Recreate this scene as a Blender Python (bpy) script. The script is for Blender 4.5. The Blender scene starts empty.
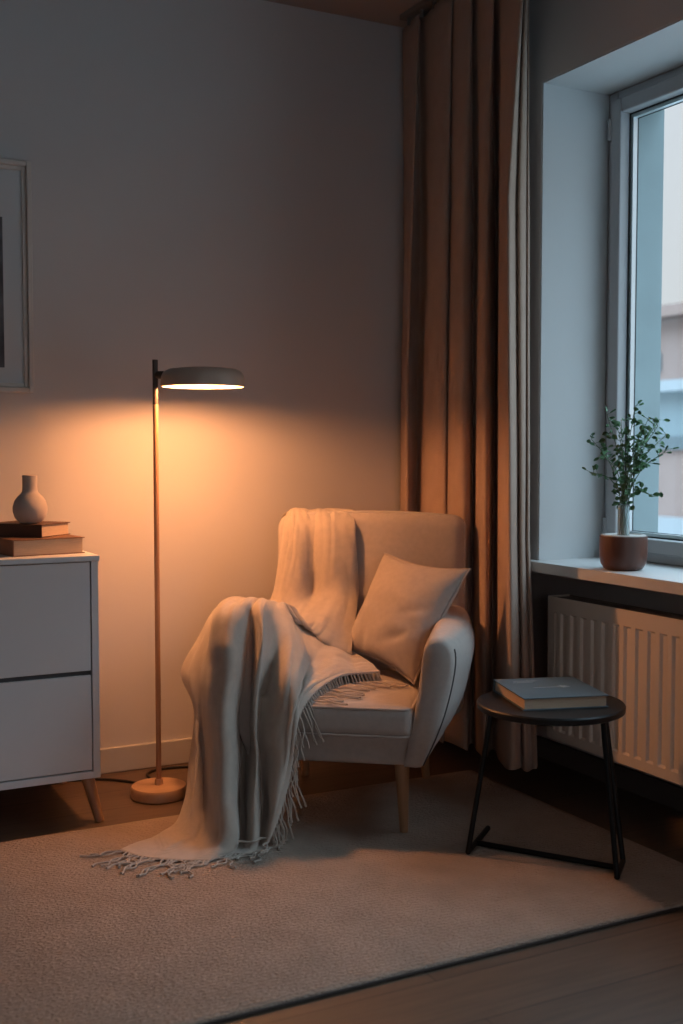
import bpy, bmesh, math, random
import numpy as np
from mathutils import Vector, Matrix, noise as mnoise
random.seed(7)
S = bpy.context.scene
COL = S.collection

# ------------------------------------------------------------------ camera, world, exposure
F_PX, EYE, YAW, PITCH = 1150.0, 1.15, math.radians(27.5), math.radians(3.2)
cam_d = bpy.data.cameras.new('camera'); cam = bpy.data.objects.new('camera', cam_d); COL.objects.link(cam)
cam.location = (0, 0, EYE)
cam.rotation_euler = (math.pi/2 - PITCH, 0, -YAW)
cam_d.sensor_fit = 'VERTICAL'; cam_d.sensor_height = 36.0; cam_d.lens = F_PX*36.0/1024.0
cam_d.clip_start = 0.05; cam_d.clip_end = 200
cam_d.dof.use_dof = True; cam_d.dof.focus_distance = 3.5; cam_d.dof.aperture_fstop = 2.4
S.camera = cam
S.view_settings.view_transform = 'Standard'; S.view_settings.look = 'None'
S.view_settings.gamma = 1.0; S.view_settings.use_curve_mapping = False
S.view_settings.exposure = 0.0
SKY_STRENGTH = 0.82
BACK_SKY = 2.1        # extra sky brightness added behind the viewer, as fill for the room
LAMP_L = 510.0
w = bpy.data.worlds.new('World'); S.world = w; w.use_nodes = True
nt = w.node_tree; nt.nodes.clear()
wo = nt.nodes.new('ShaderNodeOutputWorld'); bg = nt.nodes.new('ShaderNodeBackground')
tc = nt.nodes.new('ShaderNodeTexCoord'); sx = nt.nodes.new('ShaderNodeSeparateXYZ'); rp = nt.nodes.new('ShaderNodeValToRGB')
nt.links.new(tc.outputs['Generated'], sx.inputs[0]); nt.links.new(sx.outputs['Z'], rp.inputs[0])
rp.color_ramp.elements[0].position = 0.0; rp.color_ramp.elements[0].color = (.95, .92, .93, 1)
rp.color_ramp.elements[1].position = 0.62; rp.color_ramp.elements[1].color = (4.1, 5.5, 6.8, 1)
e_ = rp.color_ramp.elements.new(0.30); e_.color = (.96, .98, 1.06, 1)
dt = nt.nodes.new('ShaderNodeVectorMath'); dt.operation = 'DOT_PRODUCT'; dt.inputs[1].default_value = (-.35, -.93, .08)
nt.links.new(tc.outputs['Generated'], dt.inputs[0])
mr = nt.nodes.new('ShaderNodeMapRange'); mr.interpolation_type = 'SMOOTHSTEP'
mr.inputs['From Min'].default_value = .86; mr.inputs['From Max'].default_value = .99; mr.inputs['To Min'].default_value = SKY_STRENGTH; mr.inputs['To Max'].default_value = SKY_STRENGTH*BACK_SKY
nt.links.new(dt.outputs['Value'], mr.inputs['Value']); nt.links.new(mr.outputs[0], bg.inputs[1])
nt.links.new(rp.outputs[0], bg.inputs[0])
nt.links.new(bg.outputs[0], wo.inputs[0])
# light portal filling the window opening (guides sampling only)
pd = bpy.data.lights.new('window_portal', 'AREA'); pd.shape = 'RECTANGLE'; pd.size = 2.5; pd.size_y = 2.1
pd.cycles.is_portal = True
po = bpy.data.objects.new('window_portal', pd); COL.objects.link(po)
po.location = (2.90, 1.84, 1.56); po.rotation_euler = (math.pi/2, 0, math.pi/2)

pd2 = bpy.data.lights.new('window_portal', 'AREA'); pd2.shape = 'RECTANGLE'; pd2.size = 2.6; pd2.size_y = 1.4
pd2.cycles.is_portal = True
po2 = bpy.data.objects.new('window_portal', pd2); COL.objects.link(po2)
po2.location = (-.3, -2.55, 1.40); po2.rotation_euler = (math.pi/2, 0, math.pi)

# ------------------------------------------------------------------ measuring helpers
fw = np.array([math.sin(YAW)*math.cos(PITCH), math.cos(YAW)*math.cos(PITCH), -math.sin(PITCH)])
rt = np.array([math.cos(YAW), -math.sin(YAW), 0.0]); up = np.cross(rt, fw)
EYEP = np.array([0, 0, EYE])
cu = np.array([.795, -.607, 0]); cb = np.array([.607, .795, 0])     # armchair axes: its right (seen from front) and its back
CO = np.array([1.691, 3.244, 0]) + .03*cu
CHAIR_ROT = math.atan2(cu[1], cu[0])
def ray(x, y): return fw + rt*(x-341.5)/F_PX - up*(y-512)/F_PX
def on_plane(x, y, n, p0):
    d = ray(x, y); t = ((p0-EYEP)@n)/(d@n); return EYEP + d*t
def chair_local(p): q = p-CO; return Vector((float(q@cu), float(q@cb), float(q[2])))
def at_depth(x, y, yl): return chair_local(on_plane(x, y, cb, CO+cb*yl))     # measured point in the chair's frame

# ------------------------------------------------------------------ materials
def mat(name, col, rough=.7, var=0.0, vscale=8, bump=0.0, bscale=200, metallic=0, sheen=0, weave=False, stretch=None, spec=.5, coat=0):
    m = bpy.data.materials.new(name); m.use_nodes = True
    n = m.node_tree.nodes; l = m.node_tree.links; b = n['Principled BSDF']
    b.inputs['Base Color'].default_value = (*col, 1); b.inputs['Roughness'].default_value = rough
    b.inputs['Metallic'].default_value = metallic; b.inputs['Specular IOR Level'].default_value = spec
    if sheen: b.inputs['Sheen Weight'].default_value = sheen; b.inputs['Sheen Roughness'].default_value = .5
    if coat: b.inputs['Coat Weight'].default_value = coat
    t = n.new('ShaderNodeTexCoord'); mp = n.new('ShaderNodeMapping'); l.new(t.outputs['Object'], mp.inputs[0])
    if stretch: mp.inputs['Scale'].default_value = stretch
    if var:
        ns = n.new('ShaderNodeTexNoise'); ns.inputs['Scale'].default_value = vscale; ns.inputs['Detail'].default_value = 5
        l.new(mp.outputs[0], ns.inputs['Vector'])
        r = n.new('ShaderNodeValToRGB'); l.new(ns.outputs[0], r.inputs[0])
        r.color_ramp.elements[0].position = .3; r.color_ramp.elements[1].position = .7
        r.color_ramp.elements[0].color = (*[c*(1-var) for c in col], 1)
        r.color_ramp.elements[1].color = (*[min(1, c*(1+var)) for c in col], 1)
        l.new(r.outputs[0], b.inputs['Base Color'])
    if bump:
        bp = n.new('ShaderNodeBump'); bp.inputs['Strength'].default_value = bump; bp.inputs['Distance'].default_value = .002
        if weave:
            hs = []
            for d in ('X', 'Z'):
                wv = n.new('ShaderNodeTexWave'); wv.bands_direction = d; wv.inputs['Scale'].default_value = bscale
                wv.inputs['Distortion'].default_value = 1.5; wv.inputs['Detail'].default_value = 2
                l.new(mp.outputs[0], wv.inputs['Vector']); hs.append(wv)
            ad = n.new('ShaderNodeMath'); ad.operation = 'ADD'
            l.new(hs[0].outputs['Fac'], ad.inputs[0]); l.new(hs[1].outputs['Fac'], ad.inputs[1]); l.new(ad.outputs[0], bp.inputs['Height'])
        else:
            nb = n.new('ShaderNodeTexNoise'); nb.inputs['Scale'].default_value = bscale; nb.inputs['Detail'].default_value = 4
            l.new(mp.outputs[0], nb.inputs['Vector']); l.new(nb.outputs[0], bp.inputs['Height'])
        l.new(bp.outputs[0], b.inputs['Normal'])
    return m
M_wall = mat('wall_paint', (.63, .59, .57), .9, .03, 1.5, .15, 90)
M_wall2 = mat('unseen_wall_dark', (.20, .165, .145), .9, .03, 1.5)  # unseen walls made darker to cut the light they bounce back
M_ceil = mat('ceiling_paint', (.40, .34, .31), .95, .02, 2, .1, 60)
M_reveal = mat('reveal_paint', (.60, .60, .60), .8, .02, 2, .08, 60)
M_trim = mat('white_trim', (.55, .52, .49), .5, .02, 3)
M_sill = mat('sill_lacquer', (.66, .64, .62), .35, .02, 4)
M_pvc = mat('window_plastic', (.44, .44, .45), .35)
M_seal = mat('rubber_seal', (.03, .035, .04), .5)
M_alu = mat('glazing_spacer', (.75, .78, .80), .3, metallic=.6)
M_ext = mat('exterior_plaster', (.30, .36, .37), .9, .06, 6, .3, 40)
M_curt = mat('curtain_cloth', (.42, .29, .22), .9, .05, 20, .25, 120, sheen=.15, weave=True)
M_track = mat('curtain_track', (.2, .18, .16), .5)
M_chair = mat('linen_upholstery', (.47, .40, .355), .9, .05, 60, .35, 160, sheen=.25, weave=True)
M_pipe = mat('upholstery_piping', (.50, .44, .40), .85)
M_seam = mat('dark_seam', (.10, .085, .08), .9)
M_pil = mat('pillow_linen', (.44, .365, .315), .9, .05, 50, .35, 170, sheen=.2, weave=True)
M_blk = mat('wool_blanket', (.49, .405, .335), .95, .07, 40, .4, 140, sheen=.4, weave=True)
M_oak = mat('oak_wood', (.38, .205, .105), .45, .2, 6, .15, 40, stretch=(8, 8, .8))
M_beech = mat('beech_base', (.50, .30, .17), .45, .12, 5, .1, 40, stretch=(1, 8, 8))
M_pole = mat('pole_wood', (.40, .21, .115), .4, .15, 6, stretch=(8, 8, .6))
M_poletop = mat('bronze_paint', (.07, .05, .04), .4)
M_shade = mat('shade_enamel', (.46, .35, .28), .4, .04, 10, spec=.4)
M_shadein = mat('shade_inner_white', (.85, .80, .72), .5)
M_cab = mat('cabinet_lacquer', (.70, .705, .72), .5, .02, 3)
M_cabg = mat('cabinet_groove', (.08, .08, .085), .8)
M_black = mat('black_steel', (.006, .0055, .0055), .45, spec=.25)
M_ttop = mat('black_tabletop', (.012, .009, .008), .45, .3, 30, spec=.38)
M_rad = mat('radiator_enamel', (.80, .68, .57), .4)
M_radgr = mat('radiator_grille', (.20, .16, .13), .6)
M_frame = mat('picture_frame_wood', (.66, .61, .56), .45, .04, 8)
M_mat = mat('mat_board', (.60, .62, .63), .8)
M_art = mat('print_ink', (.09, .09, .10), .7, .7, 14)
M_vase = mat('matte_ceramic', (.46, .39, .35), .9, .06, 25, .35, 60)
M_bk1 = mat('brown_cover', (.10, .045, .028), .6, .1, 20)
M_bk2 = mat('tan_cover', (.17, .08, .045), .6, .1, 20)
M_bkt = mat('slate_cover', (.085, .125, .15), .5, .12, 9)
M_page = mat('page_block', (.55, .40, .28), .85, .12, 30, stretch=(1, 1, 40))
M_mark = mat('cover_print', (.40, .44, .46), .5)
M_pot = mat('terracotta_glaze', (.105, .040, .026), .45, .25, 9, .1, 30, stretch=(3, 3, .6))
M_soil = mat('potting_soil', (.035, .025, .02), 1, .3, 60, .6, 200)
M_saucer = mat('pot_rim', (.55, .52, .48), .5)
M_stem = mat('green_stem', (.12, .17, .10), .7)
M_leaf = mat('leaf_green', (.07, .17, .07), .5, .45, 30)
M_cord = mat('black_cord', (.012, .01, .01), .5)
M_roof = mat('roof_tiles', (.17, .10, .08), .9, .1, 3)
M_fac = mat('pink_render', (.38, .27, .24), .9, .06, 1)
M_fgl = mat('facade_glazing', (.16, .20, .22), .3)
M_led = mat('white_ledge', (.42, .45, .48), .8)
M_str = mat('street_paving', (.32, .33, .33), .9, .1, 2)
M_car = mat('pale_car_paint', (.55, .57, .58), .3)

def rug_material():
    m = mat('woven_rug', (.38, .29, .23), .95, .09, 9, 0)
    n = m.node_tree.nodes; l = m.node_tree.links; b = n['Principled BSDF']
    t = n['Texture Coordinate']
    wv = n.new('ShaderNodeTexWave'); wv.bands_direction = 'Y'; wv.inputs['Scale'].default_value = 22; wv.inputs['Distortion'].default_value = 6; wv.inputs['Detail'].default_value = 3; wv.inputs['Detail Scale'].default_value = 3
    ns = n.new('ShaderNodeTexNoise'); ns.inputs['Scale'].default_value = 110; ns.inputs['Detail'].default_value = 3
    l.new(t.outputs['Object'], wv.inputs['Vector']); l.new(t.outputs['Object'], ns.inputs['Vector'])
    ad = n.new('ShaderNodeMath'); ad.operation = 'MULTIPLY_ADD'; ad.inputs[1].default_value = .5
    l.new(wv.outputs['Fac'], ad.inputs[0]); l.new(ns.outputs[0], ad.inputs[2])
    bp = n.new('ShaderNodeBump'); bp.inputs['Strength'].default_value = .85; bp.inputs['Distance'].default_value = .008
    l.new(ad.outputs[0], bp.inputs['Height']); l.new(bp.outputs[0], b.inputs['Normal'])
    return m
M_rug = rug_material()
M_rugedge = mat('rug_edge_shadow', (.05, .035, .03), .9)  # near-black tone standing in for the shadow at the rug's edge
def floor_material():
    m = bpy.data.materials.new('oak_planks'); m.use_nodes = True
    n = m.node_tree.nodes; l = m.node_tree.links; b = n['Principled BSDF']
    t = n.new('ShaderNodeTexCoord'); br = n.new('ShaderNodeTexBrick')
    mp = n.new('ShaderNodeMapping'); mp.inputs['Location'].default_value = (.3, -.02, 0); l.new(t.outputs['Object'], mp.inputs[0]); l.new(mp.outputs[0], br.inputs['Vector'])
    br.inputs['Scale'].default_value = 1; br.inputs['Brick Width'].default_value = 1.6; br.inputs['Row Height'].default_value = .185
    br.inputs['Mortar Size'].default_value = .0022; br.inputs['Mortar Smooth'].default_value = .2
    br.inputs['Color1'].default_value = (.118, .074, .048, 1); br.inputs['Color2'].default_value = (.096, .060, .039, 1); br.inputs['Mortar'].default_value = (.05, .03, .02, 1)
    mp2 = n.new('ShaderNodeMapping'); mp2.inputs['Scale'].default_value = (1.2, 14, 1); l.new(t.outputs['Object'], mp2.inputs[0])
    ns = n.new('ShaderNodeTexNoise'); ns.inputs['Scale'].default_value = 4; ns.inputs['Detail'].default_value = 6; l.new(mp2.outputs[0], ns.inputs['Vector'])
    mx = n.new('ShaderNodeMix'); mx.data_type = 'RGBA'; mx.blend_type = 'OVERLAY'; mx.inputs['Factor'].default_value = .45
    l.new(br.outputs['Color'], mx.inputs[6]); l.new(ns.outputs[0], mx.inputs[7]); l.new(mx.outputs[2], b.inputs['Base Color'])
    b.inputs['Roughness'].default_value = .5
    bp = n.new('ShaderNodeBump'); bp.inputs['Strength'].default_value = .3; bp.inputs['Distance'].default_value = .002; bp.invert = True
    l.new(br.outputs['Fac'], bp.inputs['Height']); l.new(bp.outputs[0], b.inputs['Normal'])
    return m
M_floor = floor_material()
M_glass = bpy.data.materials.new('window_glass'); M_glass.use_nodes = True
_n = M_glass.node_tree.nodes; _l = M_glass.node_tree.links; _n.clear()
_o = _n.new('ShaderNodeOutputMaterial'); _mx = _n.new('ShaderNodeMixShader'); _tr = _n.new('ShaderNodeBsdfTransparent'); _gl = _n.new('ShaderNodeBsdfGlossy')
_gl.inputs['Roughness'].default_value = .02; _tr.inputs[0].default_value = (.94, .98, .98, 1)
_mx.inputs[0].default_value = .05
_l.new(_tr.outputs[0], _mx.inputs[1]); _l.new(_gl.outputs[0], _mx.inputs[2]); _l.new(_mx.outputs[0], _o.inputs[0])
M_tube = bpy.data.materials.new('clear_tube'); M_tube.use_nodes = True
_b = M_tube.node_tree.nodes['Principled BSDF']; _b.inputs['Transmission Weight'].default_value = .9; _b.inputs['Roughness'].default_value = .12; _b.inputs['Base Color'].default_value = (.85, .92, .92, 1)
M_lamp = bpy.data.materials.new('lamp_diffuser'); M_lamp.use_nodes = True
_b = M_lamp.node_tree.nodes['Principled BSDF']; _b.inputs['Base Color'].default_value = (.9, .8, .65, 1)
_b.inputs['Emission Color'].default_value = (1.0, .41, .15, 1); _b.inputs['Emission Strength'].default_value = LAMP_L

# ------------------------------------------------------------------ mesh helpers
def link(name, me, m=None, parent=None, smooth=True):
    o = bpy.data.objects.new(name, me); COL.objects.link(o)
    if m: me.materials.append(m)
    if parent is not None: o.parent = parent
    if smooth:
        for p in me.polygons: p.use_smooth = True
    return o
def mesh(name, v, f, m=None, parent=None, smooth=True):
    me = bpy.data.meshes.new(name); me.from_pydata([tuple(map(float, p)) for p in v], [], f); me.update()
    bm = bmesh.new(); bm.from_mesh(me); bmesh.ops.recalc_face_normals(bm, faces=bm.faces); bm.to_mesh(me); bm.free()
    return link(name, me, m, parent, smooth)
class MB:
    """collects primitive shapes of ONE part"""
    def __init__(s): s.v = []; s.f = []
    def add(s, v, f): b = len(s.v); s.v += [tuple(map(float, p)) for p in v]; s.f += [tuple(i+b for i in q) for q in f]; return s
    def box(s, a, b):
        (x0, y0, z0), (x1, y1, z1) = a, b
        return s.add([(x0,y0,z0),(x1,y0,z0),(x1,y1,z0),(x0,y1,z0),(x0,y0,z1),(x1,y0,z1),(x1,y1,z1),(x0,y1,z1)],
                     [(0,3,2,1),(4,5,6,7),(0,1,5,4),(1,2,6,5),(2,3,7,6),(3,0,4,7)])
    def tube(s, pts, r, n=10, closed=False):
        pts = [Vector(p) for p in pts]; k = len(pts); rs = r if isinstance(r, (list, tuple)) else [r]*k
        rings = []; prev = None
        for i, p in enumerate(pts):
            if closed: t = pts[(i+1) % k]-pts[i-1]
            else: t = pts[min(i+1, k-1)]-pts[max(i-1, 0)]
            t.normalize()
            if prev is None: a = t.orthogonal().normalized()
            else:
                a = prev-t*prev.dot(t)
                a = a.normalized() if a.length > 1e-6 else t.orthogonal().normalized()
            prev = a; b = t.cross(a)
            rings.append([p+(a*math.cos(2*math.pi*j/n)+b*math.sin(2*math.pi*j/n))*rs[i] for j in range(n)])
        v = [q for rg in rings for q in rg]; f = []
        for i in range(k if closed else k-1):
            i2 = (i+1) % k
            for j in range(n): f.append((i*n+j, i*n+(j+1) % n, i2*n+(j+1) % n, i2*n+j))
        if not closed: f.append(tuple(range(n))[::-1]); f.append(tuple((k-1)*n+j for j in range(n)))
        return s.add(v, f)
    def lathe(s, prof, c=(0, 0, 0), n=48):
        v = []; f = []; k = len(prof)
        for r, z in prof:
            for j in range(n):
                a = 2*math.pi*j/n; v.append((c[0]+r*math.cos(a), c[1]+r*math.sin(a), c[2]+z))
        for i in range(k-1):
            for j in range(n): f.append((i*n+j, i*n+(j+1) % n, (i+1)*n+(j+1) % n, (i+1)*n+j))
        f.append(tuple(range(n))[::-1]); f.append(tuple((k-1)*n+j for j in range(n)))
        return s.add(v, f)
    def build(s, name, m, parent=None, smooth=False, bevel=0, seg=2):
        o = mesh(name, s.v, s.f, m, parent, smooth or bevel > 0)
        if bevel:
            bv = o.modifiers.new('bevel', 'BEVEL'); bv.width = bevel; bv.segments = seg; bv.limit_method = 'ANGLE'; bv.harden_normals = True
        elif smooth:
            o.data.set_sharp_from_angle(angle=math.radians(40)) if hasattr(o.data, 'set_sharp_from_angle') else None
        return o
def rounded_block(size, r, n=(20, 20, 8), shape=None):
    """closed rounded box as dense quads centred at 0; shape(x,y,z)->(x,y,z) deforms it"""
    bm = bmesh.new(); hx, hy, hz = [q/2 for q in size]; idx = {}
    def axis(h, k):
        base = [-1+2*i/k for i in range(k+1)]
        return [math.copysign(abs(b)**.8, b)*h for b in base]
    A = [axis(hx, n[0]), axis(hy, n[1]), axis(hz, n[2])]
    def vert(i, j, k):
        if (i, j, k) not in idx:
            p = Vector((A[0][i], A[1][j], A[2][k])); h = Vector((hx, hy, hz))
            q = Vector([max(-h[a]+r, min(h[a]-r, p[a])) for a in range(3)]); d = p-q
            if d.length > 1e-9: p = q+d.normalized()*min(r, d.length if (abs(d[0]) > 0)+(abs(d[1]) > 0)+(abs(d[2]) > 0) <= 1 else r)
            if shape: p = Vector(shape(*p))
            idx[(i, j, k)] = bm.verts.new(p)
        return idx[(i, j, k)]
    nx, ny, nz = n
    for i in range(nx):
        for j in range(ny):
            for k in (0, nz): bm.faces.new([vert(i,j,k), vert(i+1,j,k), vert(i+1,j+1,k), vert(i,j+1,k)])
    for i in range(nx):
        for k in range(nz):
            for j in (0, ny): bm.faces.new([vert(i,j,k), vert(i+1,j,k), vert(i+1,j,k+1), vert(i,j,k+1)])
    for j in range(ny):
        for k in range(nz):
            for i in (0, nx): bm.faces.new([vert(i,j,k), vert(i,j+1,k), vert(i,j+1,k+1), vert(i,j,k+1)])
    bmesh.ops.recalc_face_normals(bm, faces=bm.faces)
    v = [x.co.copy() for x in bm.verts]; bm.verts.index_update(); f = [tuple(q.index for q in x.verts) for x in bm.faces]; bm.free()
    return v, f
def catmull(P, per):
    P = [np.array(p, float) for p in P]; out = []
    for i in range(len(P)-1):
        p0 = P[i-1] if i else 2*P[0]-P[1]; p1, p2 = P[i], P[i+1]; p3 = P[i+2] if i+2 < len(P) else 2*P[-1]-P[-2]
        for k in range(per):
            t = k/per
            out.append(.5*((2*p1)+(-p0+p2)*t+(2*p0-5*p1+4*p2-p3)*t*t+(-p0+3*p1-3*p2+p3)*t**3))
    out.append(P[-1]); return out
def empty(name, label, cat, loc=(0, 0, 0), rz=0, group=None):
    o = bpy.data.objects.new(name, None); COL.objects.link(o); o.empty_display_size = .1
    o.location = loc; o.rotation_euler = (0, 0, rz); tag(o, label, cat, group); return o
def tag(o, label, cat, group=None):
    o['label'] = label; o['category'] = cat
    if group: o['group'] = group
    return o
def struct(o, label=None):
    o['kind'] = 'structure'
    if label: o['label'] = label
    return o

# ------------------------------------------------------------------ room shell
XW, YB, ZC = 2.342, 3.95, 2.784          # window wall, back wall, ceiling
XN = 2.618                                # inner end of the window recess
YJ, YJ2 = 3.085, 0.60                     # recess jambs
ZS, ZH = 0.776, 2.34                      # sill top, recess head
X0, Y0 = -2.6, -2.4                       # the unseen side of the room
struct(MB().box((X0-.1, Y0-.1, -.12), (XN+.35, YB+.12, 0)).build('floor', M_floor), 'brown wooden plank floor running along the back wall')
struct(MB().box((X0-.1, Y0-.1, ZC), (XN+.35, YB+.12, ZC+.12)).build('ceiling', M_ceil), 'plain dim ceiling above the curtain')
struct(MB().box((X0-.1, YB, 0), (XW+.5, YB+.12, ZC)).build('wall_back', M_wall), 'plain painted wall behind the lamp and armchair')
struct(MB().box((X0-.12, Y0, 0), (X0, YB, ZC)).build('wall_left', M_wall2))
wf = MB().box((X0, Y0-.12, 0), (-1.6, Y0, ZC)); wf.box((1.0, Y0-.12, 0), (XW+.3, Y0, ZC)); wf.box((-1.6, Y0-.12, 0), (1.0, Y0, .7)); wf.box((-1.6, Y0-.12, 2.1), (1.0, Y0, ZC))
struct(wf.build('wall_front', M_wall2))
wr = MB()
wr.box((XW, YJ, ZS-.04), (XN+.235, YB, ZC))              # pier between window and back wall
wr.box((XW, Y0, 0), (XN+.235, YJ2, ZC))                  # beyond the window
wr.box((XW, YJ2, ZH), (XN+.235, YJ, ZC))                 # lintel
wr.box((XN, YJ2, 0), (XN+.235, YB, ZS-.04))             # back of the radiator niche
struct(wr.build('wall_right', M_wall), 'window wall with a deep recess')
# painted lining of the recess
rv = MB(); rv.box((XW+.002, YJ-.006, ZS), (XN, YJ, ZH)); rv.box((XW+.002, YJ2, ZH-.006), (XN, YJ-.006, ZH)); rv.box((XW+.002, YJ2, ZS), (XN, YJ2+.006, ZH-.006))
struct(rv.build('trim_1', M_reveal), 'pale painted window reveal lining')
ex = MB(); ex.box((XN+.05, YJ-.012, ZS), (XN+.24, YJ+.0, ZH)); ex.box((XN+.05, YJ2, ZH-.01), (XN+.24, YJ-.012, ZH)); ex.box((XN+.06, YJ2, ZS-.04), (XN+.3, YJ-.012, ZS+.02))
struct(ex.build('trim_2', M_ext), 'blue grey plastered outer reveal beyond the glass')
struct(MB().box((X0, YB-.016, 0), (2.336, YB, .090)).build('baseboard_back', M_trim, bevel=.004), 'pale baseboard along the back wall')
struct(MB().box((XN-.014, YJ2+.01, 0), (XN, YB-.001, .075)).build('baseboard_right', M_seam, bevel=.003), 'dark baseboard under the radiator')
sill = MB().box((2.30, YJ2-.04, ZS-.034), (XN+.0, YJ-.007, ZS)); sill.box((2.30, YJ-.007, ZS-.034), (XW-.002, YJ+.03, ZS))
sill = struct(sill.build('window_sill', M_sill), 'wide pale window sill with a rounded front edge')
sill.name = 'trim_3'

# window: fixed outer frame, sash, seals and glass
WX0, WX1 = XN, XN+.075
win = struct(empty('window_1', 'tall window with pale plastic frame looking out on a building', 'window', (XN, 2.04, ZS)))
def wbox(mb, x0, x1, ylo, yhi, zlo, zhi, wdt):
    mb.box((x0, ylo, zlo), (x1, ylo+wdt, zhi)); mb.box((x0, yhi-wdt, zlo), (x1, yhi, zhi))
    mb.box((x0, ylo+wdt, zlo), (x1, yhi-wdt, zlo+wdt)); mb.box((x0, ylo+wdt, zhi-wdt), (x1, yhi-wdt, zhi)); return mb
def shift(mb): mb.v = [(a-XN, b-2.04, c-ZS) for a, b, c in mb.v]; return mb
ya, yb_, za, zb = YJ2+.006, YJ-.006, ZS, ZH-.006
shift(wbox(MB(), WX0, WX1, ya, yb_, za, zb, .045)).build('window_frame', M_pvc, win, bevel=.004)
shift(wbox(MB(), WX0-.018, WX1-.015, ya+.030, yb_-.030, za+.030, zb-.030, .048)).build('sash', M_pvc, win, bevel=.006)
i = .079
shift(wbox(MB(), WX0+.0218, WX0+.0238, ya+i-.001, yb_-i+.001, za+i-.001, zb-i+.001, .0045)).build('seal', M_seal, win)
shift(wbox(MB(), WX0+.026, WX0+.044, ya+i, yb_-i, za+i, zb-i, .014)).build('glazing_spacer', M_alu, win)
shift(wbox(MB(), WX0+.045, WX0+.047, ya+i+.012, yb_-i-.012, za+i+.012, zb-i-.012, .004)).build('seal', M_seal, win)
shift(MB().box((WX0+.024, ya+i, za+i), (WX0+.026, yb_-i, zb-i))).build('window_pane', M_glass, win)
w2 = struct(empty('fill_window', 'unseen window added behind the viewer for fill light', 'window', (-.3, Y0-.09, .7)))  # added opening that lets more sky light onto back wall and cabinet
frame2 = MB(); frame2.box((-1.3, 0, 0), (-1.23, .06, 1.4)); frame2.box((1.23, 0, 0), (1.3, .06, 1.4)); frame2.box((-1.23, 0, 0), (1.23, .06, .07)); frame2.box((-1.23, 0, 1.33), (1.23, .06, 1.4)); frame2.box((-.03, 0, .07), (.03, .06, 1.33))
frame2.build('window_frame', M_pvc, w2)
hn = MB()
for zz in (ZH-.13, ZS+.10): hn.tube([(XN-.012, yb_-.022, zz-.035), (XN-.012, yb_-.022, zz+.035)], .009, 12)
shift(hn).build('hinge', M_pvc, win, smooth=True)

# ------------------------------------------------------------------ rug
RT = .012
rug = empty('area_rug', 'large beige woven rug with a dark painted shadow line along its edge under the armchair and table', 'rug', (.6, 2.7, 0))
rx0, rx1, ry0, ry1 = -1.6, 1.66, -.598, .652
nv, nf = rounded_block((rx1-rx0, ry1-ry0, RT-.001), .004, (120, 50, 2))
nv = [(p[0]+(rx0+rx1)/2, p[1]+(ry0+ry1)/2, p[2]+RT/2+.0015+(.0012*mnoise.noise(Vector((p[0]*5, p[1]*5, 0))) if p[2] > 0 else 0)) for p in nv]
mesh('pile', nv, nf, M_rug, rug)
eb = MB().tube([(rx0, ry0, .0040), (rx1, ry0, .0040)], .0038, 8)
eb.tube([(rx1, ry0, .0058), (rx1, ry1, .0058)], .0045, 8); eb.tube([(rx1, ry1, .0058), (rx0, ry1, .0058)], .0045, 8)
eb.build('edge_shadow', M_rugedge, rug, smooth=True)  # dark tubes draw the thin shade along the rug's rim

# ------------------------------------------------------------------ curtain
cur = empty('curtain', 'brown floor length curtain in deep folds beside the window', 'curtain', (2.22, 3.45, 0))
def curtain_mesh():
    # fold path from the back wall (y 3.88) to the window (y ~3.03): (y, x) knots, x out = lit crest, x in = valley
    def yat(px, x):
        d = ray(px, 448); return float(d[1]/d[0]*x)
    knots = [(399,2.315),(403,2.262),(408,2.250),(411,2.29),(416,2.320),(422,2.315),(426,2.262),(431,2.240),(437,2.236),(443,2.246),(446.5,2.272),(450,2.250),(456,2.232),(462,2.236),(467,2.262),
             (470,2.305),(475,2.312),(478,2.255),(481,2.222),(485,2.222),(488.5,2.25),(491,2.300),(496,2.300),(499,2.225),(503,2.175),(506,2.140),(509.5,2.135),(512.5,2.160),(515.5,2.205),(518,2.195),(521.5,2.215),(524.5,2.262),(526.5,2.262),(528,2.305)]
    top = [(yat(a, b), b) for a, b in knots]
    U = catmull(top, 9); nz = 60; v = []; f = []
    for kz in range(nz+1):
        t = kz/nz; z = 2.745-t*2.655
        open_ = min(1, t*3.2); pinch = .45+.55*open_**.8
        for k, p in enumerate(U):
            y, x = p; s = k/(len(U)-1)
            y = y-(.05*max(0, s-.72)/.28*max(0, t-.72)/.28)-.012*(s > .95)*0-.07*(1-s)**2*(1-min(1, t*2))
            y2 = 3.86+(y-3.86)*(.985+.022*min(1, t*1.6)+.01*t)
            x2 = 2.262+(x-2.262)*pinch*(1+.10*math.sin(3*t+s*9))
            x2 += .006*math.sin(7*s*6+4*t)*t; y2 += .006*math.sin(5*s*7+3.1*t)*t
            z2 = 2.745-t*(2.685-.045*s-.30*max(0, 2.262-x2))+(.005*math.sin(s*40) if kz == nz else 0)
            v.append((x2-2.22, min(y2, 3.925)-3.45, z2))
    n = len(U)
    for a in range(nz):
        for b in range(n-1): f.append((a*n+b, a*n+b+1, (a+1)*n+b+1, (a+1)*n+b))
    o = mesh('curtain_panel', v, f, M_curt, cur)
    so = o.modifiers.new('solid', 'SOLIDIFY'); so.thickness = .003; so.offset = 0
curtain_mesh()
for k in range(9): MB().box((.037, -.36+k*.088, 2.735), (.049, -.352+k*.088, 2.762)).build('curtain_hook', M_track, cur)
tr = MB().box((2.245, 1.1, 2.762), (2.285, 3.84, ZC)).build('curtain_track', M_track, bevel=.004)
tag(tr, 'dark ceiling track holding the brown curtain', 'curtain track')

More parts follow.
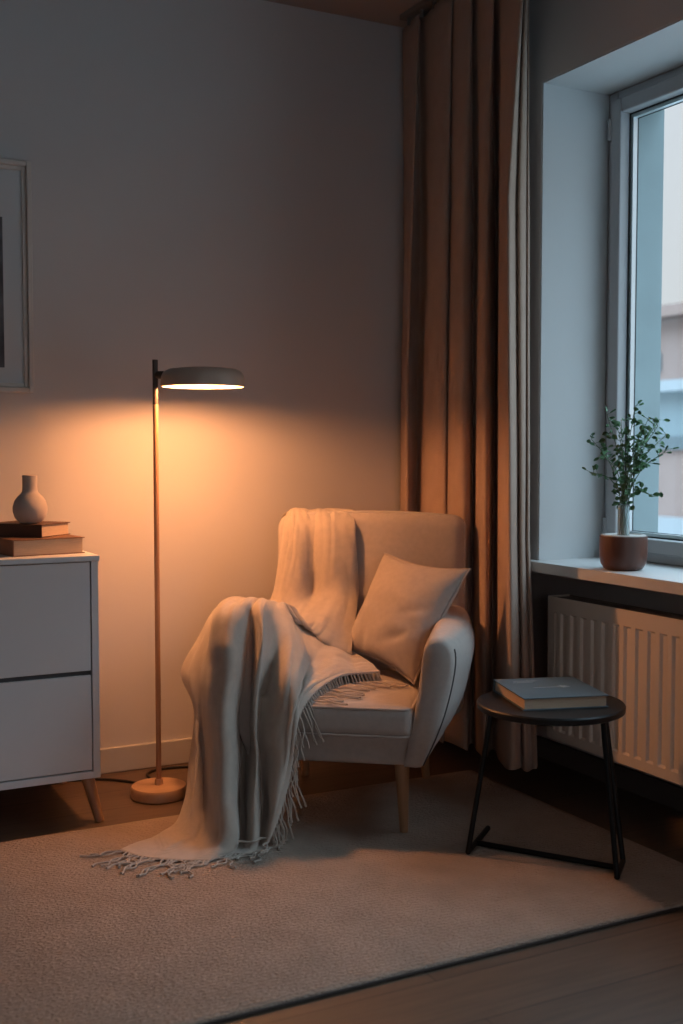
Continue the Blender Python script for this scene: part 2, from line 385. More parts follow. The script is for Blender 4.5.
# ------------------------------------------------------------------ radiator
rad = empty('radiator', 'cream ribbed panel radiator under the window sill', 'radiator', (2.40, 1.2, .17))
RL, RH = 1.893, .482                      # length along the wall, height
# front sheet: ribbed profile along y, flat rims above and below
v = []; f = []; cols = []
pitch = .052; nr = int(RL/pitch)
def rib(y):
    q = ((y-.028) % pitch)/pitch
    if y < .03 or y > RL-.03: return 0
    return -.009*(1 if .18 < q < .62 else (q-.08)/.10 if .08 < q <= .18 else (.72-q)/.10 if .62 <= q < .72 else 0)
ys = [RL*k/720 for k in range(721)]
zs = [(0, 0), (.014, 0), (.03, 0), (.036, 1), (RH-.056, 1), (RH-.050, 0), (RH-.02, 0), (RH, 0)]
for z, a in zs:
    for y in ys: v.append((-rib(y)*a*.9, y, z))
n = len(ys)
for a in range(len(zs)-1):
    for b in range(n-1): f.append((a*n+b, a*n+b+1, (a+1)*n+b+1, (a+1)*n+b))
o = mesh('front_panel', v, f, M_rad, rad, smooth=False); so = o.modifiers.new('solid', 'SOLIDIFY'); so.thickness = .002; so.offset = 1
bx = MB(); bx.box((.012, .004, .0), (.075, RL-.004, RH-.018)); bx.build('body', M_rad, rad, bevel=.004)
for y_ in (RL, -.006): MB().box((-.002, y_, .004), (.09, y_+.006, RH)).build('side_panel', M_rad, rad, bevel=.002)
gr = MB()
for k in range(95): gr.box((.010, .012+k*.0198, RH-.012), (.088, .020+k*.0198, RH-.004))
gr.box((.008, 0, RH-.016), (.012, RL, RH-.002)); gr.box((.086, 0, RH-.016), (.09, RL, RH-.002))
gr.build('top_grille', M_radgr, rad)
for yy in (.25, 1.55): MB().box((.076, yy, .06), (.249, yy+.03, RH-.08)).build('wall_bracket', M_radgr, rad)

# ------------------------------------------------------------------ cabinet
cab = empty('cabinet', 'pale grey two drawer cabinet on tapered wooden legs by the wall', 'cabinet', (0, 3.42, 0))
CX1, CD = .949, .505
cs = MB(); z0, z1 = .142, .808
cs.box((0, .0, z0), (.022, CD, z1)); cs.box((CX1-.022, .0, z0), (CX1, CD, z1)); cs.box((.022, .0, z0), (CX1-.022, CD, z0+.022)); cs.box((.022, CD-.012, z0+.022), (CX1-.022, CD, z1))
cs.box((.022, .03, .460), (CX1-.022, CD-.012, .472))
cs.build('body', M_cab, cab, bevel=.0015)
MB().box((-.004, -.006, z1), (CX1+.004, CD, .825)).build('cabinet_top', M_cab, cab, bevel=.002)
for zz0, zz1 in ((.168, .460), (.474, .805)):
    d = MB().box((.025, .003, zz0), (CX1-.025, .021, zz1)).build('drawer', M_cab, cab, bevel=.0015)
    MB().box((.025, .021, zz0+.01), (CX1-.025, .44, zz0+.02)).build('drawer_bottom', M_cab, d)
MB().box((.023, .012, .459), (CX1-.023, .03, .475)).build('grip_groove', M_cabg, cab)
for x, dx in ((.05, -.03), (CX1-.030, .030)):
    for y, dy in ((.05, -.035), (CD-.05, .02)):
        MB().tube([(x, y, z0), (x+dx, y+dy, .0)], [.021, .0135], 20).build('leg', M_oak, cab, smooth=True)

# books and vase on the cabinet
def book(name, label, loc, rz, W, D, T, cov, group=None, spine='x0', mark=False):
    """W along x, D along y; spine on the given side; pages show on the other three"""
    b = empty(name, label, 'book', loc, rz, group)
    t = .0028; c = MB()
    c.box((0, 0, 0), (W, D, t)); c.box((0, 0, T-t), (W, D, T))
    if spine == 'x0': c.box((0, 0, t), (t, D, T-t)); p = ((t, .005, t), (W-.006, D-.005, T-t))
    elif spine == 'x1': c.box((W-t, 0, t), (W, D, T-t)); p = ((.006, .005, t), (W-t, D-.005, T-t))
    elif spine == 'y1': c.box((0, D-t, t), (W, D, T-t)); p = ((.005, .006, t), (W-.005, D-t, T-t))
    else: c.box((0, 0, t), (W, t, T-t)); p = ((.005, t, t), (W-.005, D-.006, T-t))
    c.build('cover', cov, b, bevel=.0008); MB().box(*p).build('page_block', M_page, b)
    if mark:
        z = T+.0003
        k = MB().box((.075, .128, z-.001), (.158, .1305, z)); k.box((.155, .125, z-.001), (.182, .130, z)); k.box((.160, .118, z-.001), (.164, .150, z)); k.box((.168, .120, z-.001), (.171, .143, z)); k.box((.150, .138, z-.001), (.180, .141, z))
        k.build('title_mark', M_mark, b)
        for q in range(3): MB().box((.04+.004*q, .20+.012*q, z-.001), (.10+.01*q, .2025+.012*q, z)).build('cover_print', M_mark, b)
    return b
book('book', 'thick tan hardcover lying at the bottom of the cabinet book stack', (.708, 3.475, .825), math.radians(9), .228, .17, .050, M_bk2, 'books stacked on the cabinet')
book('book', 'dark brown hardcover on top of the cabinet stack under the vase', (.668, 3.682, .875), math.radians(-48), .205, .155, .040, M_bk1, 'books stacked on the cabinet', spine='y0')
vs = MB().lathe([(.020,0),(.034,.004),(.0465,.018),(.0525,.038),(.0525,.052),(.047,.071),(.037,.085),(.028,.093),(.0235,.100),(.0225,.110),(.0228,.143),(.0235,.148),(.0205,.1505),(.017,.147),(.016,.12),(.015,.11)], n=64)
vs = vs.build('vase', M_vase, None, smooth=True); vs.location = (.789, 3.61, .915); tag(vs, 'small round matte ceramic vase with short neck on stacked books', 'vase')

# ------------------------------------------------------------------ picture
pic = empty('framed_picture', 'pale framed picture with wide white mat above the cabinet', 'picture', (.878, YB, 1.335))
PW, PH = .63, .766
def frame_loop(mb, x0, x1, z0, z1, wd, y0, y1):
    mb.box((x0, y0, z0), (x0+wd, y1, z1)); mb.box((x1-wd, y0, z0), (x1, y1, z1)); mb.box((x0+wd, y0, z0), (x1-wd, y1, z0+wd)); mb.box((x0+wd, y0, z1-wd), (x1-wd, y1, z1)); return mb
fr = frame_loop(MB(), -PW, 0, 0, PH, .017, -.030, -.001); fr.build('picture_frame', M_frame, pic, bevel=.004)
frame_loop(MB(), -PW+.017, -.017, .017, PH-.017, .014, -.018, -.001).build('inner_moulding', M_frame, pic, bevel=.003)
MB().box((-PW+.031, -.010, .031), (-.031, -.004, PH-.031)).build('mat_board', M_mat, pic)
MB().box((-PW+.085, -.0115, .082), (-.094, -.010, PH-.188)).build('print', M_art, pic)

# ------------------------------------------------------------------ floor lamp
LX, LY = 1.193, 3.598
lamp = empty('floor_lamp', 'slim wooden floor lamp with flat disc shade, lit', 'lamp', (LX, LY, 0))
LA = math.radians(-38)
MB().lathe([(.087,0),(.092,.004),(.093,.030),(.088,.038),(.03,.0395),(.012,.040)], n=64).build('base', M_beech, lamp, smooth=True)
MB().tube([(0, 0, .038), (0, 0, .060)], [.0145, .0125], 24).build('collar', M_beech, lamp, smooth=True)
MB().tube([(0, 0, .05), (0, 0, 1.290)], .0088, 20).build('pole', M_pole, lamp, smooth=True)
MB().tube([(0, 0, 1.290), (0, 0, 1.434)], .0090, 20).build('pole_cap', M_poletop, lamp, smooth=True)
SR, SXo, SYo, SZ = .134, .160*math.cos(LA), .160*math.sin(LA), 1.345
MB().tube([(.004*math.cos(LA), .004*math.sin(LA), 1.385), (.027*math.cos(LA), .027*math.sin(LA), 1.385)], [.012, .013], 20).build('shade_bracket', M_poletop, lamp, smooth=True)
sh = MB().lathe([(SR-.004,.0),(SR,.002),(SR+.001,.012),(SR-.002,.034),(SR-.010,.048),(SR-.026,.056),(SR-.06,.060),(.03,.062),(.001,.0625)], c=(SXo, SYo, SZ), n=72)
# inner skin
prof = [(SR-.004,.0),(SR-.006,.004),(SR-.008,.030),(SR-.03,.046),(.001,.048)]
sho = sh.build('lamp_shade', M_shade, lamp, smooth=True)
# cut the bottom cap faces (the lathe closes them) so that the shade is open
bm = bmesh.new(); bm.from_mesh(sho.data)
bmesh.ops.delete(bm, geom=[q for q in bm.faces if len(q.verts) > 10], context='FACES_ONLY'); bm.to_mesh(sho.data); bm.free()
inn = MB().lathe(prof, c=(SXo, SYo, SZ), n=72).build('shade_lining', M_shadein, sho, smooth=True)
bm = bmesh.new(); bm.from_mesh(inn.data)
bmesh.ops.delete(bm, geom=[q for q in bm.faces if len(q.verts) > 10 and sum(v_.co.z for v_ in q.verts)/len(q.verts) < SZ+.02], context='FACES_ONLY'); bm.to_mesh(inn.data); bm.free()
MB().lathe([(.001,.0),(.020,.002),(.036,.008),(.044,.018),(.044,.024),(.030,.034),(.020,.040),(.001,.041)], c=(SXo, SYo, SZ+.007), n=40).build('bulb', M_lamp, lamp, smooth=True)
cd = MB().tube(catmull([(.0,.088,.012),(-.01,.13,.006),(-.05,.20,.005),(-.13,.27,.005),(-.24,.30,.005),(-.36,.30,.005)], 8), .0045, 8)
cd.tube(catmull([(.03,.082,.012),(.035,.14,.006),(.04,.25,.005),(.11,.29,.005),(.20,.275,.005),(.34,.24,.005),(.52,.26,.005)], 8), .0045, 8)
cd.build('power_cord', M_cord, lamp, smooth=True)

# ------------------------------------------------------------------ armchair
ch = empty('armchair', 'beige linen armchair with flared arms and tapered wooden legs', 'armchair', tuple(CO), CHAIR_ROT)
# legs
for sx_, nm in ((1, 0), (-1, 0)):
    MB().tube([(sx_*.195, -.262, .225), (sx_*.203, -.270, RT)], [.0225, .0125], 20).build('leg', M_oak, ch, smooth=True)
    MB().tube([(sx_*.200, .225, .225), (sx_*.213, .300, .001 if sx_ < 0 else RT)], [.0225, .013], 20).build('leg', M_oak, ch, smooth=True)
# seat frame under the cushion
v, f = rounded_block((.50, .60, .10), .018, (24, 24, 8)); v = [(p[0]*(1.0 if p[2] > 0 else .98), p[1]+.01, p[2]+.263) for p in v]
mesh('seat_frame', v, f, M_chair, ch)
# arms: lofted shell, sections along y
def arm(sgn):
    ysec = [-.318, -.312, -.295, -.25, -.15, -.03, .10, .22, .32, .37, .385]
    V = []; Fc = []; ns = 0
    for iy, y in enumerate(ysec):
        t = (y+.318)/(.703)
        bul = .046*math.sin(math.pi*min(1, max(0, t*1.05)))**.8
        inset = [.016, .005, 0, 0, 0, 0, 0, 0, 0, .004, .014][iy]
        zt = .598+.012*math.sin(math.pi*t)+.03*max(0, t-.5)
        zb_ = .216 + .03*max(0, t-.6)
        pts = [(.205, zb_), (.222, .30), (.236, .38), (.250, .47), (.258, .54), (.266, zt-.022), (.284, zt-.004), (.306, zt), (.326+bul*.5, zt-.008), (.342+bul*.8, zt-.034),
               (.344+bul, .52), (.333+bul, .45), (.313+bul*1.0, .37), (.287+bul*.8, .295), (.264+bul*.5, .240), (.250+bul*.35, zb_)]
        cx_ = sum(p[0] for p in pts)/len(pts); cz_ = sum(p[1] for p in pts)/len(pts)
        ring = catmull(pts+[pts[0]], 3)[:-1]
        # front leans back at the top
        for (x, z) in ring:
            dx, dz = x-cx_, z-cz_; L = math.hypot(dx, dz) or 1
            x -= dx/L*inset; z -= dz/L*inset
            V.append((sgn*x, y+.03*max(0, (z-.25))*(1-t), z))
        ns = len(ring)
    for a in range(len(ysec)-1):
        for b in range(ns): Fc.append((a*ns+b, a*ns+(b+1) % ns, (a+1)*ns+(b+1) % ns, (a+1)*ns+b))
    Fc.append(tuple(range(ns))); Fc.append(tuple((len(ysec)-1)*ns+b for b in range(ns)))
    a_ = mesh('arm', V, Fc, M_chair, ch)
    # piping on the outer front seam
    line = [V[ns*2+k] for k in range(3*9, 3*15)]
    line = [(p[0]+sgn*.0012, p[1]+.004, p[2]) for p in line]
    MB().tube(line, .0032, 8).build('seam_piping', M_seam, a_, smooth=True)
    return a_
arm(1); arm(-1)
# backrest
def back_shape(x, y, z):
    # z from -.36 to .36 ; lean back and crown
    zz = z+.5725; t = (zz-.22)/.70
    y2 = y+.325+.05*t; x2 = x*(.985+.015*t)*(1 if y < 0 else 1-.05*y/.057)
    if y < 0: y2 -= .018*(1-(x/.33)**2)*math.sin(math.pi*min(1, max(0, t)))
    if zz > .6: zz += .014*(1-(x/.33)**2)*(zz-.6)/.3
    return (x2+.012, y2, zz)
v, f = rounded_block((.660, .115, .685), .045, (32, 10, 32), back_shape); bkr = mesh('backrest', v, f, M_chair, ch)
pl_ = []
for k in range(49):
    a = k/48
    # perimeter up the right side, over the top, down the left
    if a < .33: x, z = .3275, .05+(a/.33)*.235
    elif a > .67: x, z = -.3275, .05+((1-a)/.33)*.235
    else:
        b = (a-.33)/.34; ang = b*math.pi
        x = .3275*(1 if False else math.copysign(min(1, abs(math.cos(ang))**.35), math.cos(ang))); z = .285+.055*min(1, math.sin(ang)**.5*1.0)
    pl_.append(back_shape(x*.995, -.030, z))
MB().tube(pl_, .0045, 8).build('back_piping', M_pipe, bkr, smooth=True)
# seat cushion
def seat_shape(x, y, z):
    zz = z
    if z > 0: zz += .020*(1-(x/.24)**2)*(1-((y)/.29)**2)
    return (x, y-.035, zz+.348)
v, f = rounded_block((.468, .575, .092), .026, (28, 30, 8), seat_shape); seat = mesh('seat_cushion', v, f, M_chair, ch)
def loop_pts(hx, hy, r, z, cy, n=10):
    P = []
    for (cx_, cy_, a0) in ((hx-r, hy-r, 0), (-hx+r, hy-r, 90), (-hx+r, -hy+r, 180), (hx-r, -hy+r, 270)):
        for k in range(n+1):
            a = math.radians(a0+90*k/n); P.append((cx_+r*math.cos(a), cy_+r*math.sin(a)+cy, z))
    return P
sp = MB(); sp.tube(loop_pts(.2285, .2820, .03, .3885, -.035), .0042, 8, closed=True); sp.tube(loop_pts(.2300, .2835, .03, .308, -.035), .003, 8, closed=True)
sp.build('cushion_piping', M_pipe, seat, smooth=True)

# ------------------------------------------------------------------ pillow
def pillow():
    A = at_depth(343, 650, .17); B = at_depth(414, 684, -.06); Cc = at_depth(470, 569, .06); D = at_depth(384, 553, .28)
    A.z = max(A.z, .45); n = 34; V = []; Fc = []
    nrm = (B-A).cross(D-A).normalized(); ctr = (A+B+Cc+D)/4
    for side in (1, -1):
        for i_ in range(n+1):
            for j in range(n+1):
                u_, v_ = i_/n, j/n
                # pinch the edges in between the corners
                pu = u_+(.5-u_)*.11*(4*v_*(1-v_))*abs(2*u_-1)**2; pv = v_+(.5-v_)*.11*(4*u_*(1-u_))*abs(2*v_-1)**2
                p = A*(1-pu)*(1-pv)+B*pu*(1-pv)+Cc*pu*pv+D*(1-pu)*pv
                e = max(0, (1-abs(2*u_-1)**2.6)*(1-abs(2*v_-1)**2.6)); h = .068*e**.55
                wr_ = .0065*mnoise.noise(Vector((u_*3.5+v_*2, v_*7, side*3)))*e**.5+.004*math.sin(14*(u_+.6*v_))*e*(1-e)
                # a soft dent low on the right side and one crease towards the lower corner
                if side == 1:
                    wr_ -= .012*math.exp(-((u_-.70)**2/.012+(v_-.28-.5*(u_-.7))**2/.0016)) + .009*math.exp(-((u_-.78)**2/.014+(v_-.50-.4*(u_-.7))**2/.0012))+.008*math.exp(-((u_-.3)**2/.002+(v_-.12)**2/.02))
                V.append(p-nrm*side*(-1)*(h+wr_) if True else p)
    k = (n+1)**2
    for s in (0, 1):
        for i_ in range(n):
            for j in range(n):
                q = (s*k+i_*(n+1)+j, s*k+(i_+1)*(n+1)+j, s*k+(i_+1)*(n+1)+j+1, s*k+i_*(n+1)+j+1)
                Fc.append(q if s == 0 else q[::-1])
    root = empty('throw_pillow', 'square beige linen pillow leaning in the corner of the armchair', 'pillow', tuple(CO), CHAIR_ROT)
    off = Vector((0, 0, 0))
    me = bpy.data.meshes.new('pillow_body'); me.from_pydata([tuple(p) for p in V], [], Fc)
    bm = bmesh.new(); bm.from_mesh(me); bmesh.ops.remove_doubles(bm, verts=bm.verts, dist=.0005); bmesh.ops.recalc_face_normals(bm, faces=bm.faces); bm.to_mesh(me); bm.free()
    link('pillow_body', me, M_pil, root)
    def border(s0):
        P = []
        for (a0, a1) in (((0, 0), (1, 0)), ((1, 0), (1, 1)), ((1, 1), (0, 1)), ((0, 1), (0, 0))):
            for q in range(12):
                u_ = a0[0]+(a1[0]-a0[0])*q/12; v_ = a0[1]+(a1[1]-a0[1])*q/12
                pu = u_+(.5-u_)*.11*(4*v_*(1-v_))*abs(2*u_-1)**2; pv = v_+(.5-v_)*.11*(4*u_*(1-u_))*abs(2*v_-1)**2
                P.append(A*(1-pu)*(1-pv)+B*pu*(1-pv)+Cc*pu*pv+D*(1-pu)*pv)
        return P
    MB().tube(border(0), .0032, 8, closed=True).build('edge_seam', M_pil, root, smooth=True)
pillow()

# ------------------------------------------------------------------ blanket
BL = []   # rails: (px, py, depth in the chair frame), from behind the back, over it, across the arm, down to the fringe
top_x = [287, 289, 292, 296, 301, 306, 310, 316, 322, 330, 338, 347, 354]
cr = [.0, .022, .034, .038, .034, .020, .002, .016, .030, .034, .030, .020, .004]    # crest / valley on the back
mid_x = [279, 284, 289, 295, 301, 307, 313, 319, 327, 335, 343, 350, 357]
low_x = [272, 277, 283, 290, 297, 305, 311, 316, 325, 334, 343, 351, 358]
hang = [
 [(262,602,.22),(238,600,.16),(216,608,.09),(197,640,.05),(181,673,.03),(194,708,-.08),(189,760,-.18),(184,800,-.28),(168,838,-.40),(118,851,-.58)],
 [(266,606,.20),(240,599,.10),(218,606,-.04),(204,640,-.12),(192,680,-.16),(196,724,-.24),(196,760,-.30),(192,800,-.38),(182,840,-.48),(140,857,-.62)],
 [(270,609,.18),(243,599,.04),(219,606,-.18),(208,640,-.27),(201,680,-.29),(201,724,-.29),(203,760,-.30),(203,800,-.36),(198,843,-.46),(160,861,-.63)],
 [(275,612,.16),(247,601,.00),(224,608,-.29),(216,640,-.36),(213,680,-.39),(211,724,-.41),(212,760,-.43),(213,800,-.47),(212,846,-.54),(184,862,-.63)],
 [(280,616,.14),(254,599,-.02),(237,604,-.29),(236,640,-.37),(232,680,-.40),(228,724,-.42),(229,760,-.44),(229,800,-.48),(230,848,-.54),(207,863,-.62)],
 [(285,619,.13),(262,602,-.02),(251,606,-.21),(250,640,-.29),(245,680,-.32),(242,724,-.33),(241,760,-.34),(240,800,-.38),(241,846,-.47),(230,859,-.56)],
 [(292,620,.12),(270,600,-.02),(262,603,-.24),(262,640,-.34),(257,680,-.37),(255,724,-.39),(256,760,-.41),(254,800,-.45),(252,843,-.52),(246,857,-.55)],
 [(300,622,.10),(278,601,.00),(272,608,-.16),(273,640,-.27),(268,680,-.30),(265,724,-.32),(265,760,-.34),(263,800,-.39),(260,838,-.46),(257,853,-.52)],
 [(308,627,.10),(287,603,.03),(290,612,-.06),(294,636,-.20),(287,672,-.34),(281,724,-.39),(279,760,-.41),(275,800,-.45),(271,828,-.48),(268,844,-.50)],
 [(316,632,.10),(298,618,.06),(302,634,-.02),(308,655,-.14),(303,678,-.29),(297,706,-.375),(294,724,-.385),(292,745,-.395),(290,765,-.405),(288,785,-.41)],
 [(325,638,.11),(314,634,.07),(313,645,.02),(313,657,-.06),(309,668,-.15),(304,679,-.24),(302,686,-.30),(301,694,-.345),(301,702,-.358),(301,712,-.362)],
 [(340,648,.12),(336,648,.09),(335,652,.05),(336,656,.02),(337,660,-.01),(338,664,-.04),(338,668,-.07),(338,671,-.10),(338,674,-.12),(338,677,-.145)],
 [(352,650,.13),(356,653,.11),(361,656,.08),(366,659,.055),(370,662,.035),(373,664,.02),(375,666,.005),(377,668,-.01),(379,670,-.02),(381,672,-.035)],
]
for k in range(13):
    xl = -.33+.30*k/12
    hidden = [Vector((xl, .447, .60)), Vector((xl, .452, .80)), Vector((xl, .440, .893))]
    c = cr[k]
    P = hidden+[at_depth(top_x[k], 509+(4, 1.5, 0, 0, 0, .5, 1.5, .5, 0, 0, 0, 0, 1)[k], .38)]
    P += [at_depth(top_x[k]*.6+mid_x[k]*.4, 527, .297-c*.5), at_depth(mid_x[k], 560, .283-c), at_depth(low_x[k], 597, .270-c*1.3)]
    for q, (x, y, d) in enumerate(hang[k]):
        if q == 0 and 5 <= k <= 12: d -= .040
        if q == 1 and 5 <= k <= 12: d += .012
        if 3 <= q <= 7: d += {2: .045, 5: .055, 7: .04, 3: -.01, 4: -.012, 6: -.012}.get(k, 0)
        P.append(at_depth(x, y, d))
    BL.append(P)
def floor_clamp(p):
    # the cloth rests on the rug, the seat cushion and the arm
    x, y, z = p; z = max(z, RT+.006)
    if abs(x) < .23 and -.33 < y < .26:
        zz = .409+.020*(1-(x/.24)**2)*(1-((y+.035)/.29)**2)
        if z < zz and z > .36: z = zz
        elif z <= .36 and y > -.34: y = -.34
    return (x, y, z)
FOLD_SIGN = 1
def blanket():
    PU, PV = 7, 9
    cols = [catmull([floor_clamp(p) for p in P], PV) for P in BL]          # along each rail
    nv_ = len(cols[0]); rows = []
    for a in range(nv_):
        rows.append(catmull([c[a] for c in cols], PU))                     # across rails
    nu = len(rows[0]); G = np.array(rows)
    # one light relaxing pass for soft cloth, edges kept
    for _ in range(3):
        H_ = G.copy(); H_[1:-1, 1:-1] = .5*G[1:-1, 1:-1]+.125*(G[:-2, 1:-1]+G[2:, 1:-1]+G[1:-1, :-2]+G[1:-1, 2:]); G = H_
    V = []
    for a in range(nv_):
        for b in range(nu):
            p = G[a, b]
            ua, va = b/nu, a/nv_
            du = G[a, min(b+1, nu-1)]-G[a, max(b-1, 0)]; dv = G[min(a+1, nv_-1), b]-G[max(a-1, 0), b]
            nn = np.cross(du, dv); ln_ = np.linalg.norm(nn); nn = nn/ln_ if ln_ > 1e-9 else np.zeros(3)
            n1 = mnoise.noise(Vector((ua*15, va*2.6, 1.3))); n2 = mnoise.noise(Vector((ua*30+va*9, va*5.5, 7.7))); n3 = mnoise.noise(Vector((ua*9-va*16, va*9, 4.1)))
            fold = (.030*(.35-abs(n1))+.006*(.3-abs(n2))+.006*n3) if va > .42 else (.006*n3+.006*(.3-abs(mnoise.noise(Vector((ua*11+va*6, va*7, 5.5))))))*min(1, va*6)
            edge_ = min(1, (nv_-1-a)/10)*min(1, b/3+.2)*min(1, (nu-1-b)/3+.2)*(1 if va < .42 else .3+.7*min(1, max(0, (va-.42)/.06)))
            p = p+nn*FOLD_SIGN*fold*edge_
            q = floor_clamp(p)
            if q[2] < .06: q = (q[0], q[1], q[2]+.016*max(0, mnoise.noise(Vector((q[0]*16, q[1]*9, 3.3)))+.15)*min(1, (nv_-1-a)/6))
            V.append(q)
    Fc = [(a*nu+b, a*nu+b+1, (a+1)*nu+b+1, (a+1)*nu+b) for a in range(nv_-1) for b in range(nu-1)]
    root = empty('throw_blanket', 'beige wool throw with fringe draped over the armchair to the floor', 'blanket', tuple(CO), CHAIR_ROT)
    o = mesh('blanket_cloth', V, Fc, M_blk, root)
    so = o.modifiers.new('solid', 'SOLIDIFY'); so.thickness = .007; so.offset = 0
    sb = o.modifiers.new('sub', 'SUBSURF'); sb.levels = 1; sb.render_levels = 1
    # fringe
    edge = [Vector(V[(nv_-1)*nu+b]) for b in range(nu)]; inner = [Vector(V[(nv_-4)*nu+b]) for b in range(nu)]
    L = [0]
    for q in range(1, nu): L.append(L[-1]+(edge[q]-edge[q-1]).length)
    N = 100; rnd = random.Random(3)
    for k in range(N):
        s = L[-1]*(k+.5)/N; q = max(j for j in range(nu) if L[j] <= s); q = min(q, nu-2)
        t = (s-L[q])/max(1e-6, L[q+1]-L[q]); p = edge[q].lerp(edge[q+1], t); d = (p-inner[q]).normalized()
        pts = [p.copy()-d*.004]; r = .0022+.0006*rnd.random(); ln = .085+.045*rnd.random(); segs = 12
        on_seat = p.z > .39 and abs(p.x) < .235 and p.y > -.30
        a1 = rnd.uniform(-.6, .6); cur_ = p.copy(); ph = rnd.uniform(0, 6.28)
        if on_seat: dirv = Vector((.95, -.25+.25*a1, 0))
        else: dirv = Vector((d.x*.5+.05*a1, d.y*.3-.05, -1)); 
        if p.z < .05: dirv = Vector((-.45+a1*1.3, -.5, 0)); 
        dirv.normalize()
        for j in range(1, segs+1):
            side_ = Vector((-dirv.y, dirv.x, 0)); side_ = side_.normalized() if side_.length > .05 else Vector((1, .3, 0))
            cur_ = cur_+dirv*ln/segs+side_*(.0062 if cur_.z < .05 else .0038)*math.sin(ph+j*(.75+.3*a1))+Vector((0, 0, .0015*math.sin(ph*2+j*1.7)))
            if on_seat and cur_.x < .23 and cur_.y > -.325:
                zz = .394+.020*(1-(cur_.x/.24)**2)*(1-((cur_.y+.035)/.29)**2); cur_.z = zz+.006
            elif on_seat: cur_.z -= .012
            if cur_.z < RT+.005:
                cur_.z = RT+.0045
                if dirv.z < -.1: dirv = Vector((dirv.x-.5+.4*a1, -.5, 0)).normalized()
            pts.append(cur_.copy())
        MB().tube(pts, [r*1.25]+[r]*(segs-1)+[r*1.5], 6).build('tassel', M_blk, root, smooth=True)
blanket()

# ------------------------------------------------------------------ side table and its book
TX, TY, TH = 1.998, 2.565, .437
tb = empty('side_table', 'small round black side table with thin steel legs', 'table', (TX, TY, 0))
MB().lathe([(.196,-.022),(.205,-.018),(.206,-.004),(.203,0),(.001,0)], c=(0, 0, TH), n=96).build('tabletop', M_ttop, tb, smooth=True)
def ground(px, py, z):
    d = ray(px, py); q = EYEP+d*(z-EYE)/d[2]; return (float(q[0])-TX, float(q[1])-TY, z)
f1, f1b, f2, f2b = [ground(a, b, RT+.0085) for a, b in ((468, 852), (488, 828), (617, 877), (623, 861))]
tl, tr1, tr2 = (-.140, .085, TH-.022), (.085, -.120, TH-.022), (.118, -.090, TH-.022)
MB().tube([tl, f1], .0075, 14).build('leg', M_black, tb, smooth=True)
MB().tube([tr1, f2], .0075, 14).build('leg', M_black, tb, smooth=True)
MB().tube([tr2, f2b], .0075, 14).build('leg', M_black, tb, smooth=True)
mid_l = tuple((f1[k]*.62+f1b[k]*.38) for k in range(3)); mid_r = tuple((f2[k]*.45+f2b[k]*.55) for k in range(3))
MB().tube([f1, f1b], .0078, 14).build('floor_bar', M_black, tb, smooth=True)
MB().tube([f2, f2b], .0078, 14).build('floor_bar', M_black, tb, smooth=True)
MB().tube([mid_l, mid_r], .0078, 14).build('cross_bar', M_black, tb, smooth=True)
MB().box((-.15, -.012, TH-.030), (.12, .012, TH-.0215)).build('mounting_plate', M_black, tb, bevel=.001)
book('book', 'slate blue hardcover book lying on the round black side table', (1.862, 2.508, TH), math.radians(-17), .246, .262, .034, M_bkt, spine='y1', mark=True)

# ------------------------------------------------------------------ plant on the sill
_p = on_plane(623, 569.5, np.array([0, 0, 1.0]), np.array([0, 0, ZS])); PXc, PYc = float(_p[0]), float(_p[1])
pt = empty('potted_plant', 'small leafy green plant in a dark terracotta pot on the window sill', 'plant', (PXc, PYc, ZS))
MB().lathe([(.048,0),(.058,.004),(.068,.020),(.0725,.045),(.0725,.095),(.0715,.104),(.067,.104),(.0655,.090),(.001,.088)], n=56).build('pot', M_pot, pt, smooth=True)
MB().lathe([(.066,.1035),(.068,.105),(.067,.1075),(.054,.1085),(.052,.106)], n=56).build('pot_rim', M_saucer, pt, smooth=True)
MB().lathe([(.064,.088),(.062,.098),(.03,.101),(.001,.101)], n=32).build('soil', M_soil, pt, smooth=True)
MB().lathe([(.016,.10),(.0185,.104),(.0185,.200),(.0170,.201),(.0165,.200),(.0165,.108),(.001,.106)], n=28).build('glass_tube', M_tube, pt, smooth=True)
rnd = random.Random(11); stems = MB(); leaves = MB()
def leaf(p, d, L, wd):
    d = d.normalized(); s = d.cross(Vector((0, 0, 1))); s = s.normalized() if s.length > .1 else Vector((1, 0, 0))
    s = (Matrix.Rotation(rnd.uniform(-1.2, 1.2), 3, d) @ s).normalized(); n = s.cross(d)
    vv = [p]; prof_ = [(.2, .55), (.45, 1), (.7, .9), (.9, .45)]
    for a, b in prof_: vv += [p+d*L*a-s*wd*b+n*.002, p+d*L*a-n*.0015, p+d*L*a+s*wd*b+n*.002]
    vv.append(p+d*L)
    ff = [(0, 2, 1), (0, 3, 2)]
    for k in range(3):
        b = 1+3*k; ff += [(b, b+1, b+4, b+3), (b+1, b+2, b+5, b+4)]
    ff += [(10, 11, 13), (11, 12, 13)]
    # give the blade a little thickness by a second layer
    leaves.add(vv, ff); leaves.add([q-n*.0006 for q in vv], [g[::-1] for g in ff])
rside = Vector((float(rt[0]), float(rt[1]), 0)); fside = Vector((math.sin(YAW), math.cos(YAW), 0))
tips = [(-.105,.30,.00),(-.095,.40,.03),(-.055,.475,.0),(-.03,.42,-.05),(.0,.46,.05),(.03,.50,.0),(.06,.46,-.04),(.10,.44,.0),(.135,.415,.03),(.125,.37,-.03),(.085,.33,.05),(.045,.40,-.06),(.02,.36,.06),(.095,.225,.0),(.07,.39,.03),(-.075,.35,-.05),(.05,.34,-.02),(.11,.46,.02)]
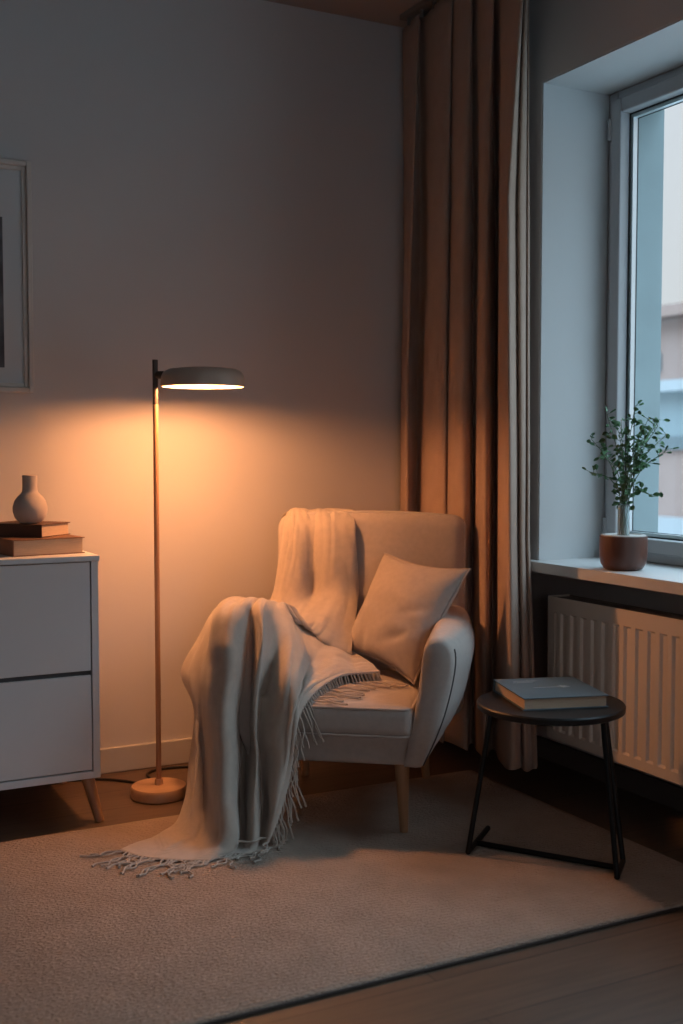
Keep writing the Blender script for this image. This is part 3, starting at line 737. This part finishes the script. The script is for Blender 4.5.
for (a, h, dd) in tips:
    b0 = Vector((rnd.uniform(-.010, .010), rnd.uniform(-.010, .010), .107)); b1 = Vector((b0.x*1.1, b0.y*1.1, .165+rnd.uniform(0, .03)))
    tp = rside*a+fside*dd+Vector((0, 0, h)); md = b1.lerp(tp, .5)+Vector((0, 0, .03))-rside*a*.12
    P = [Vector(q) for q in catmull([b0, b1, md, tp], 6)]
    stems.tube(P, [.0022*(1-.55*k/(len(P)-1)) for k in range(len(P))], 6)
    for k in range(7, len(P)):
        for _ in range(rnd.choice((0, 1, 1, 2)) if k < 12 else 2):
            d = Vector((rnd.uniform(-1, 1), rnd.uniform(-1, 1), rnd.uniform(-.3, .9))).normalized()
            q = P[k]+d*.012; stems.tube([P[k], q], .0008, 4); leaf(q, d, rnd.uniform(.013, .026), rnd.uniform(.0055, .010))
stems.build('stems', M_stem, pt, smooth=True); leaves.build('foliage', M_leaf, pt, smooth=True)

# ------------------------------------------------------------------ outside
struct(MB().box((-70, -80, -3.4), (70, 80, -3.3)).build('ground', M_str), 'pale street outside the window')
bd = empty('building', 'pink rendered building with a brown roof across the street', 'building', (22, 20, -3.3))
def bb(a, b, name, m): MB().box(a, b).build(name, m, bd)
bb((0, -14, 0), (9, 26, 7.88), 'wall', M_fac)
rf = MB().add([(-.5,-14.4,7.88),(9.4,-14.4,7.88),(9.4,26.4,7.88),(-.5,26.4,7.88),(.3,-14.4,8.32),(.3,26.4,8.32),(9.4,-14.4,8.5),(9.4,26.4,8.5)], [(0,1,2,3),(0,3,5,4),(4,5,7,6),(0,4,6,1),(3,2,7,5),(1,6,7,2)]); rf.build('roof', M_roof, bd)
for k in range(14):
    y = -12.6+k*2.7
    wn = MB().box((-.06, y, 6.5), (.05, y+1.5, 7.0)).build('window', M_fgl, bd)
    MB().box((-.09, y+.72, 6.5), (-.055, y+.78, 7.0)).build('mullion', M_led, wn)
bb((-.5, -14, 5.93), (0, 26, 6.22), 'ledge', M_led)
bb((-.08, -13.5, 4.75), (.0, 25.5, 5.93), 'balcony_glazing', mat('pale_facade_glazing', (.27, .34, .37), .3))
bb((-.12, -13.5, 4.4), (.0, 25.5, 4.75), 'dark_band', M_fgl)
bb((-.25, -14, 0), (0, 26, 2.6), 'plinth', M_led)
